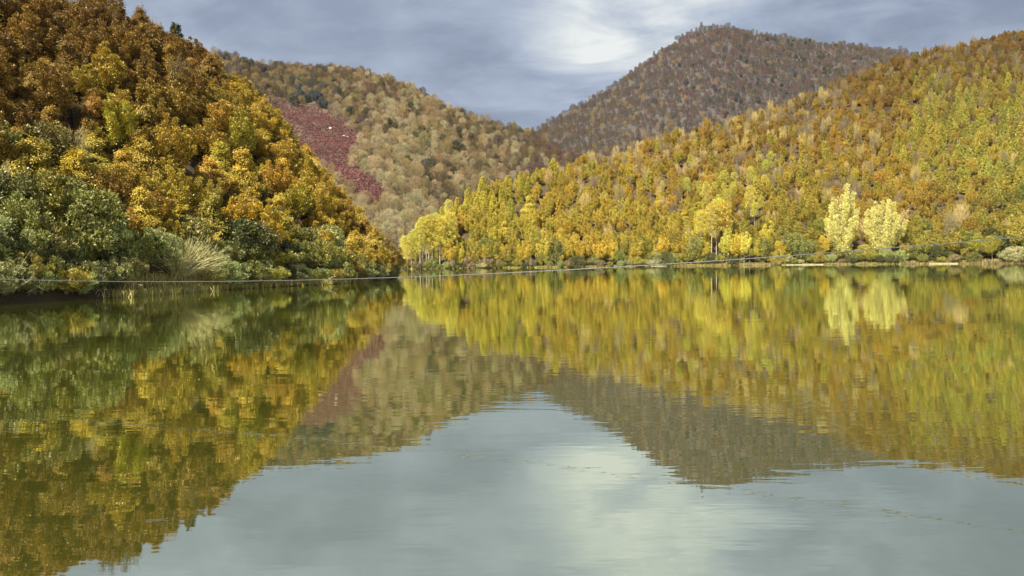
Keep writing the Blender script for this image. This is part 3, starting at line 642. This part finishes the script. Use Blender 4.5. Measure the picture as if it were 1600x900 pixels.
for px, s, v in ((1112, 1.0, .05), (1119, .95, .06), (1124, 1.05, .075), (1131, 1.0, .06), (1097, .85, .06)):
    add(P_, right_at(px, v), s * 1.08, ['yellow-green', 'yellow', 'golden'][rng.integers(3)], 'right', v, 1, None, 1.0, None)
for px, s in ((1228, 1.0), (1216, .8), (1238, .8), (1250, .6), (1024, .9), (1015, .7), (757, .8), (749, .65), (1590, 1.3), (1578, 1.0)):
    add(SHR, right_at(px, 0.006), s, 'cream', 'right', 0.006, None, None, 0.85, None)
for px, py, s in ((563, 196, 1.0), (470, 152, 1.2), (497, 155, 1.25), (485, 152, 1.0)):
    add(O, ridge_px(px, py + 6), s * 0.95, 'blue-grey', 'ridge', 0.5, None, None, 0.9, None)
for px in (1056, 1066, 1073, 1080, 1088, 1096, 1022, 1034):                # pines on the mountain's shoulder
    us = np.linspace(0, 1, 600); P = mount.at(us, np.full(600, 1.0)); i = np.argmin(abs(proj(P)[:, 0] - px))
    add(P_, P[i], rng.uniform(0.75, 1.05), 'dark green', 'mount', 1.0, None, None, 1.0, None)

for px in (1296, 1309, 1318, 1331, 1342, 1350, 1362, 1371, 1384, 1396, 1405):
    add(SHR, right_at(px, rng.uniform(.008, .03)), rng.uniform(.7, 1.25), ['olive', 'green', 'grey-green'][rng.integers(3)], 'right', 0.01)

# trees that would stand inside the pale poplars, the willow or in front of the pine trunks are left out
def clear_of(t):
    if t['label'] or t['kind'] == SHR: return True
    q = proj(t['pos'])[0]
    if t['hill'] == 'right' and t['v'] < 0.055 and 1290 < q[0] < 1408: return False
    if t['hill'] == 'right' and t['kind'] != P_ and t['v'] < 0.085 and 1106 < q[0] < 1136: return False
    if t['hill'] == 'right' and t['kind'] != P_ and q[0] < 700 and t['v'] < 0.035: return False
    if t['hill'] == 'left' and t['v'] < 0.06 and 245 < q[0] < 320: return False
    return True
TREES = [t for t in TREES if clear_of(t)]

# ------------------------------------------------------------------ which trees show, and how large (coarse painter's buffer, near to far)
BW, BH = 800, 450
buf = np.zeros((BH, BW), bool)
pos = np.array([t['pos'] for t in TREES]); pq = proj(pos)
for i in np.argsort(pq[:, 2]):
    t = TREES[i]; d = pq[i, 2]; t['px'], t['py'], t['d'] = pq[i, 0], pq[i, 1], d
    h = HGT[t['kind']][t['var']] * t['scl'][2] * FPX / max(d, 1); r = RAD[t['kind']][t['var']] * t['scl'][0] * FPX / max(d, 1)
    t['h'] = h; t['vis'] = 0.0
    if d < 3: continue
    lo = 0.45 if t['kind'] == P_ else 0.05
    cx, cy = pq[i, 0] / 2, (pq[i, 1] - h * (0.5 + lo / 2)) / 2; rx, ry = max(0.7, r * 0.42), max(0.7, h * (1 - lo) / 4)
    x0, x1, y0, y1 = int(max(0, cx - rx)), int(min(BW, cx + rx + 1)), int(max(0, cy - ry)), int(min(BH, cy + ry + 1))
    if x1 <= x0 or y1 <= y0: continue
    yy, xx = np.mgrid[y0:y1, x0:x1]; e = ((xx - cx + .5) / rx) ** 2 + ((yy - cy + .5) / ry) ** 2 < 1.0
    sub = buf[y0:y1, x0:x1]; new = e & ~sub; sub |= e
    t['vis'] = new.sum() * 4.0; t['frac'] = new.sum() / max(1, e.sum())
    if t['label']: t['vis'] += 5000
    if new.any(): t['vx'], t['vy'] = xx[new].mean() * 2, yy[new].mean() * 2

# ------------------------------------------------------------------ build the individual trees
CAT = {B: 'beech', O: 'green tree', L_: 'larch', P_: 'pine', N: 'bare tree', SHR: 'shrub', FIR: 'fir', 'willow_shrub': 'willow', 'poplar_tree': 'poplar'}
WORD = {B: 'beech', O: 'broadleaf tree', L_: 'larch', P_: 'bare-trunked pine', N: 'leafless tree', SHR: 'shrub', FIR: 'fir', 'willow_shrub': 'willow shrub', 'poplar_tree': 'poplar'}
GROUP = {('left', B): 'autumn beeches on the left slope', ('right', B): 'autumn beeches on the right hill', ('left', O): 'green trees on the left slope', ('right', O): 'green trees by the far shore', ('right', L_): 'larches on the right hill',
         ('right', P_): 'bare-trunked pines by the far shore', ('mount', P_): 'pines on the mountain shoulder', ('ridge', N): 'leafless trees on the far ridge', ('right', N): 'leafless trees on the right hill', ('mount', N): 'leafless trees on the mountain', ('ridge', O): 'dark trees on the far ridge',
         ('mount', O): 'dark trees on the mountain', ('left', SHR): 'shrubs along the left shore', ('right', SHR): 'shrubs along the far shore', ('left', N): 'leafless trees on the left crest', ('left', 'willow_shrub'): 'dry willows on the left shore', ('right', 'poplar_tree'): 'pair of pale poplars'}
NUM = 'one two three four five six seven eight nine ten eleven twelve thirteen fourteen fifteen sixteen seventeen eighteen nineteen twenty'.split()
ORD = 'first second third fourth fifth sixth seventh eighth ninth tenth eleventh twelfth thirteenth fourteenth fifteenth sixteenth seventeenth eighteenth nineteenth twentieth'.split()
def place_words(t):
    x, y, v, k = t.get('vx', t['px']), t.get('vy', t['py']), t['v'], t['hill']
    if k == 'left':
        if t['kind'] == SHR: a = 'on the left shore'
        else: a = ['low on left slope', 'halfway up left slope', 'high on left slope', 'on the left crest'][int(np.digitize(v, (.3, .62, .9)))]
        b = ['at the picture edge', 'left of the dry willow', 'above the dry willow', 'right of the dry willow', 'near the wooded point', 'at the wooded point'][int(np.digitize(x, (75, 190, 330, 430, 530)))]
    elif k == 'right':
        if t['kind'] == SHR: a = 'at the far waterline'
        else: a = ['by the far shore', 'low on right hill', 'midway up right hill', 'high on right hill', 'on the right hilltop'][int(np.digitize(v, (.12, .35, .62, .9)))]
        b = ['at the tip of the hill', 'near the hill tip', 'below the valley notch', 'left of the tall trunks', 'near the tall trunks', 'left of the poplars', 'near the poplars', 'right of the poplars', 'at the picture edge'][int(np.digitize(x, (700, 790, 900, 1060, 1180, 1285, 1415, 1520)))]
    elif k == 'ridge':
        a = ['low on far ridge', 'halfway up the ridge', 'high on the ridge'][int(np.digitize(y, (130, 215))) * -1 + 2]
        b = ['above the red clearing', 'right of red clearing', 'midway along', 'toward the valley notch', 'at the valley notch'][int(np.digitize(x, (545, 620, 700, 780)))]
    else:
        a = 'on the far mountain'; b = ['left of the peak', 'under the peak', 'right of the peak'][int(np.digitize(x, (1050, 1200)))]
    return a + ' ' + b

LIMIT = {k: 296 for k in VAR}
indiv, rest = [], []
by = {}
for t in TREES: by.setdefault(t['kind'], []).append(t)
for k, ts in by.items():
    ts.sort(key=lambda t: -t['vis'])
    for n, t in enumerate(ts):
        if n < LIMIT[k] and t['vis'] >= 40 and t.get('frac', 0) > 0.05: indiv.append(t)
        else: rest.append(t)
bucket = {}
for t in indiv:
    if not t['label']: bucket.setdefault(f"{t['word']} {WORD[t['kind']]} {place_words(t)}", []).append(t)
for lab, ts in bucket.items():
    ts.sort(key=lambda t: t.get('vx', t['px'])); n = len(ts)
    for i, t in enumerate(ts):
        if n == 1: t['label'] = lab
        elif i == 0: t['label'] = f'{lab}, leftmost'
        elif i == n - 1: t['label'] = f'{lab}, rightmost'
        else: t['label'] = f"{lab}, {ORD[i] if i < 20 else str(i + 1) + 'th'} from left"

proto = {}
for t in indiv:
    k = t['kind']; c = (*t['tint'], 1.0); cm, tm = VAR[k][t['var']]
    e = bpy.data.objects.new(k, None); COL.objects.link(e); e.empty_display_size = 0.5
    e.location = t['pos']; e.rotation_euler = t['rot']; e.scale = t['scl']
    tag(e, t['label'], CAT[k], GROUP.get((t['hill'], k)))
    a = link('crown', cm, e); a.color = c
    b = link('stem' if k == 'willow_shrub' else 'trunk', tm, e)
    proto.setdefault((k, t['var']), (a, b))

# ------------------------------------------------------------------ the rest of each kind as one mass
def mass(name, kind, ts, label):
    if not ts: return
    me = bpy.data.meshes.new(name); n = len(ts)
    me.vertices.add(n); me.vertices.foreach_set('co', np.array([t['pos'] for t in ts], np.float32).ravel())
    def attr(nm, typ, arr, prop='value'):
        at = me.attributes.new(nm, typ, 'POINT'); at.data.foreach_set(prop, np.ascontiguousarray(arr).ravel())
    attr('scl', 'FLOAT_VECTOR', np.array([t['scl'] for t in ts], np.float32), 'vector')
    attr('rot', 'FLOAT_VECTOR', np.array([t['rot'] for t in ts], np.float32), 'vector')
    attr('tint', 'FLOAT_COLOR', np.array([(*t['tint'], 1) for t in ts], np.float32), 'color')
    vs = sorted({v for (k, v) in proto if k == kind}); mp = {v: i for i, v in enumerate(vs)}
    attr('kindex', 'INT', np.array([mp.get(t['var'], t['var'] % len(vs)) for t in ts], np.int32))
    o = link(name, me)
    g = bpy.data.node_groups.new(name, 'GeometryNodeTree')
    g.interface.new_socket('Geometry', in_out='INPUT', socket_type='NodeSocketGeometry'); g.interface.new_socket('Geometry', in_out='OUTPUT', socket_type='NodeSocketGeometry')
    q = NT(g); gi = q.new('NodeGroupInput'); go = q.new('NodeGroupOutput')
    def named(nm, typ): return q.new('GeometryNodeInputNamedAttribute', data_type=typ, ins={0: nm}).outputs[0]
    outs = []
    for v in vs:
        cobj, tobj = proto[(kind, v)]
        j = q.new('GeometryNodeJoinGeometry')
        oc = q.new('GeometryNodeObjectInfo', transform_space='ORIGINAL', ins={0: cobj})
        sm = q.new('GeometryNodeSetMaterial', ins={0: oc.outputs['Geometry'], 'Material': TWIG_I if kind in TWIGGY else LEAF_I})
        ot = q.new('GeometryNodeObjectInfo', transform_space='ORIGINAL', ins={0: tobj})
        q.l.new(ot.outputs['Geometry'], j.inputs[0]); q.l.new(sm.outputs[0], j.inputs[0])
        eq = q.new('FunctionNodeCompare', data_type='INT', operation='EQUAL'); q.l.new(named('kindex', 'INT'), eq.inputs[2]); eq.inputs[3].default_value = mp[v]
        ip = q.new('GeometryNodeInstanceOnPoints', ins={'Points': gi.outputs[0], 'Selection': eq.outputs[0], 'Instance': j.outputs[0], 'Scale': named('scl', 'FLOAT_VECTOR')})
        er = q.new('FunctionNodeEulerToRotation', ins={0: named('rot', 'FLOAT_VECTOR')}); q.l.new(er.outputs[0], ip.inputs['Rotation'])
        outs.append(ip)
    jj = q.new('GeometryNodeJoinGeometry')
    for ip in outs: q.l.new(ip.outputs[0], jj.inputs[0])
    q.l.new(jj.outputs[0], go.inputs[0])
    md = o.modifiers.new('forest', 'NODES'); md.node_group = g
    tag(o, label, 'forest', None, 'stuff')
    return o
NAMES = {B: ('beech_forest', 'dense mass of smaller golden and russet beeches on the hills'), O: ('broadleaf_forest', 'mass of smaller dark green trees between the others'),
         L_: ('larch_forest', 'mass of smaller yellow-green larches on the right hill'), N: ('leafless_forest', 'mass of small leafless grey brown trees on the far ridge and mountain'),
         P_: ('pine_forest', 'mass of smaller pines between the other trees'), SHR: ('undergrowth', 'low shrubs between the trees near the shores')}
for k, (nm, lab) in NAMES.items(): mass(nm, k, [t for t in rest if t['kind'] == k and (t['vis'] > 0 or t['d'] < 420 or abs(t['v'] - 1) < .1 or rng.uniform() < .6)], lab)

# ------------------------------------------------------------------ red bracken clearing on the far ridge
us, vs = np.meshgrid(np.linspace(0.1, 0.75, 330), np.linspace(0.02, 0.95, 300)); Pc = ridge.at(us.ravel(), vs.ravel()); qc = proj(Pc)
ok = in_poly(qc[:, 0] + 5 * np.sin(Pc[:, 0] * .31 + Pc[:, 1] * .2) + rng.normal(size=len(qc)) * 2.5, qc[:, 1] + 4 * np.sin(Pc[:, 0] * .23 - Pc[:, 1] * .17), CLEARING); Pc = Pc[ok]
pick = rng.choice(len(Pc), min(len(Pc), 5200), replace=False); Pc = Pc[pick] + rng.normal(size=(len(pick), 3)) * np.array([0.5, 0.5, 0])
fr = 17; nP = len(Pc)
c = np.repeat(Pc, fr, 0) + rng.normal(size=(nP * fr, 3)) * np.array([0.7, 0.7, 0.15]) + np.array([0, 0, 0.35])
ax = rng.normal(size=(nP * fr, 3)) * np.array([1, 1, 0.3]) + np.array([0, 0, 0.3])
Vb, Fb = quads(c, ax, np.array([0, 0, 1.0]) + rng.normal(size=c.shape) * 0.3, rng.uniform(0.4, 0.9, len(c)), rng.uniform(0.25, 0.45, len(c)), 0.2)
bm_, bt = new_mat('dead_bracken')
rn = bt.new('ShaderNodeNewGeometry').outputs['Random Per Island']
pn = bt.noise(bt.new('ShaderNodeNewGeometry').outputs['Position'], 0.09, 5, 0.6)
bt.new('ShaderNodeOutputMaterial', ins={0: bt.new('ShaderNodeBsdfDiffuse', ins={0: bt.ramp(bt.math('ADD', bt.math('MULTIPLY', rn, 0.4), bt.math('MULTIPLY', bt.smooth(pn, 0.3, 0.7), 0.6)), [(0.0, (0.31, 0.158, 0.148)), (0.6, (0.35, 0.182, 0.168)), (1.0, (0.39, 0.225, 0.185))])}).outputs[0]})
tag(link('bracken', mesh_from('bracken', Vb, Fb, bm_)), 'dark red dead bracken covering the clearing on the far ridge', 'bracken', None, 'stuff')
ROCK = plain_mat('pale_rock', (0.62, 0.52, 0.45), 0.9)
for n_, (px, py, s, lab) in enumerate(((517, 203, 1.3, 'pale rock in the middle of the red clearing'), (538, 213, 1.0, 'upper of two pale rocks at the right edge of the red clearing'), (542, 216, 0.9, 'lower of two pale rocks at the right edge of the red clearing'))):
    p = ridge_px(px, py); r1 = rng.normal(size=(26, 3)); r1 = nrm(r1) * rng.uniform(0.8, 1.1, (26, 1)) * s
    import bmesh
    bmr = bmesh.new(); [bmr.verts.new(v) for v in r1 * np.array([1.2, 1, 0.8])]; bmesh.ops.convex_hull(bmr, input=bmr.verts)
    for v in [v for v in bmr.verts if not v.link_faces]: bmr.verts.remove(v)
    me = bpy.data.meshes.new('rock'); bmr.to_mesh(me); bmr.free(); me.materials.append(ROCK)
    tag(link('rock', me, None, p + np.array([0, 0, 0.4])), lab, 'rock', 'pale rocks in the red clearing')

# ------------------------------------------------------------------ shores: strips of pale sand and dry grass
def strip(name, hill_at, pxs, v0, v1, label):
    P = []
    for i, px in enumerate(pxs):
        a, b = hill_at(px, v0), hill_at(px, v1); j = 0.15 * math.sin(px * 0.9) + 0.1 * math.sin(px * 2.3)
        P += [(a[0], a[1], -0.35), (a[0] * .97 + b[0] * .03, a[1] * .97 + b[1] * .03, 0.10 + 0.08 * j), (b[0] * .6 + a[0] * .4, b[1] * .6 + a[1] * .4, 0.34 + j * .3), (b[0], b[1], max(0.3, b[2] - 0.05))]
    n = len(pxs); a = np.array([i * 4 + j for i in range(n - 1) for j in range(3)])
    tag(link(name, smooth_shade(mesh_from(name, P, np.stack([a, a + 4, a + 5, a + 1], 1), SAND))), label, None, None, 'structure')
strip('left_shore', left_at, np.arange(215, 335, 4), -0.014, 0.012, 'narrow sandy bank with dry grass on the left shore')
for x0, x1 in ((1018, 1046), (1222, 1288), (1452, 1500)): strip('far_shore', right_at, np.arange(x0, x1, 4), -0.003, 0.0035, 'thin pale sandy waterline below the right hill')
# dry grass
gr, gt = new_mat('dry_grass'); rn = gt.new('ShaderNodeNewGeometry').outputs['Random Per Island']
gt.new('ShaderNodeOutputMaterial', ins={0: gt.new('ShaderNodeBsdfDiffuse', ins={0: gt.ramp(rn, [(0.0, (0.20, 0.17, 0.04)), (0.6, (0.46, 0.38, 0.11)), (1.0, (0.60, 0.52, 0.22))])}).outputs[0]})
pts = []
for px in np.arange(180, 345, 0.35):
    p = left_at(px, rng.uniform(-0.012, 0.03)); pts.append(p + rng.normal(size=3) * np.array([.4, .4, 0]))
for px in np.arange(330, 600, 0.9): pts.append(left_at(px, rng.uniform(-0.004, 0.012)))
for px in np.arange(634, 1610, 0.9): pts.append(right_at(px, rng.uniform(-0.002, 0.012)))
pts = np.array(pts); pts[:, 2] = np.maximum(pts[:, 2], 0.0); pts = np.repeat(pts, 7, 0) + rng.normal(size=(len(pts) * 7, 3)) * np.array([.3, .3, 0])
Vg, Fg = slivers(pts, pts + rng.normal(size=pts.shape) * np.array([.22, .22, .08]) + np.array([0, 0, 0.55]), 0.05)
tag(link('dry_grass', mesh_from('dry_grass', Vg, Fg, gr)), 'dry yellow grass along the waterline', 'grass', None, 'stuff')

# ------------------------------------------------------------------ cable across the lake
CABLE = plain_mat('galvanised_cable', (0.10, 0.098, 0.105), 0.4, 0.3)
def cab(px, py, d): return unproj(px, py, d)
k0, k1, k2 = cab(0, 436, 22.3), cab(625, 433, 18.4), cab(1600, 370, 14.0)
Mx = np.array([[k[0] ** 2, k[0], 1] for k in (k0, k1, k2)])
cy_, cz_ = np.polyfit([k0[0], k2[0]], [k0[1], k2[1]], 1), np.linalg.solve(Mx, np.array([k0[2], k1[2], k2[2]]))
xs = np.linspace(-50, 30, 160); zc = np.polyval(cz_, xs)
Pk = np.c_[xs, np.polyval(cy_, xs), zc]
root = bpy.data.objects.new('cable', None); COL.objects.link(root)
tag(root, 'thin pale steel cable strung low across the lake', 'cable')
link('strand', smooth_shade(mesh_from('strand', *tube(Pk, np.full(len(Pk), 0.0085), 8), CABLE)), root)
POST = plain_mat('post_timber', (0.22, 0.17, 0.11), 0.9)
for p in (Pk[0], Pk[-1]):
    Pp = np.array([[p[0], p[1], -1.0], [p[0], p[1], p[2] * .5], [p[0], p[1], p[2] + 0.25], [p[0], p[1], p[2] + 0.26]])
    po = link('post', smooth_shade(mesh_from('post', *tube(Pp, [0.12, 0.11, 0.10, 0.001], 10), POST))); tag(po, 'timber post holding the %s end of the cable' % ('left' if p[0] < 0 else 'right'), 'post', 'posts holding the cable')

# dead branches leaning out over the left shore
for px, v, up, ln, yaw, lab in ((6, .02, 2.6, 2.6, -.3, 'upper pale dead branch leaning out of the shrubs at the picture edge'), (14, .015, 1.7, 2.8, -.1, 'lower pale dead branch leaning out of the shrubs at the picture edge'), (40, .012, 1.1, 2.0, .3, 'crooked pale dead branch low over the water near the picture edge'),
                              (150, .004, .35, 1.5, .5, 'pale dead branch dipping into the water left of the dry willow'), (196, .006, .5, 1.8, -.2, 'pale dead branch over the water just left of the dry willow'), (392, .01, .8, 1.6, .4, 'grey dead branch over the water right of the dry willow'), (505, .008, .6, 1.8, .2, 'grey dead branch at the waterline near the wooded point')):
    b0 = left_at(px, v) + np.array([0, 0, 0.2]); d_ = np.array([math.cos(yaw), -0.55 * math.cos(yaw), 0]) * ln; e_ = d_ + np.array([0, 0, up])
    br = [limb(np.zeros(3), e_, 0.026, 0.008, 0.12, 7, 5)] + [limb(e_ * f, e_ * f + nrm(rng.normal(size=3) + e_ * .4) * ln * .35, 0.012, 0.004, 0.12, 5, 4) for f in (.35, .55, .75)]
    tag(link('dead_branch', smooth_shade(mesh_from('dead_branch', *merge(br), BARK_PALE)), None, b0), lab, 'branch', 'dead branches on the left shore')

# floating twig
p = unproj(245, 809, 7.2); tw = [limb(np.array([-0.11, 0, 0.006]), np.array([0.10, 0.03, 0.012]), 0.007, 0.004, 0.03, 6, 5), limb(np.array([0.02, 0.0, 0.01]), np.array([0.10, -0.05, 0.03]), 0.004, 0.002, 0.1, 5, 4)]
tag(link('floating_twig', smooth_shade(mesh_from('floating_twig', *merge(tw), plain_mat('wet_wood', (0.035, 0.028, 0.02), 0.6))), None, (p[0], p[1], 0.0)), 'small dark twig floating on the water near the lower left', 'twig')
print('TREES', len(TREES), 'individual', len(indiv), {k: len([t for t in indiv if t['kind'] == k]) for k in VAR}, {k: len([t for t in rest if t['kind'] == k]) for k in VAR})
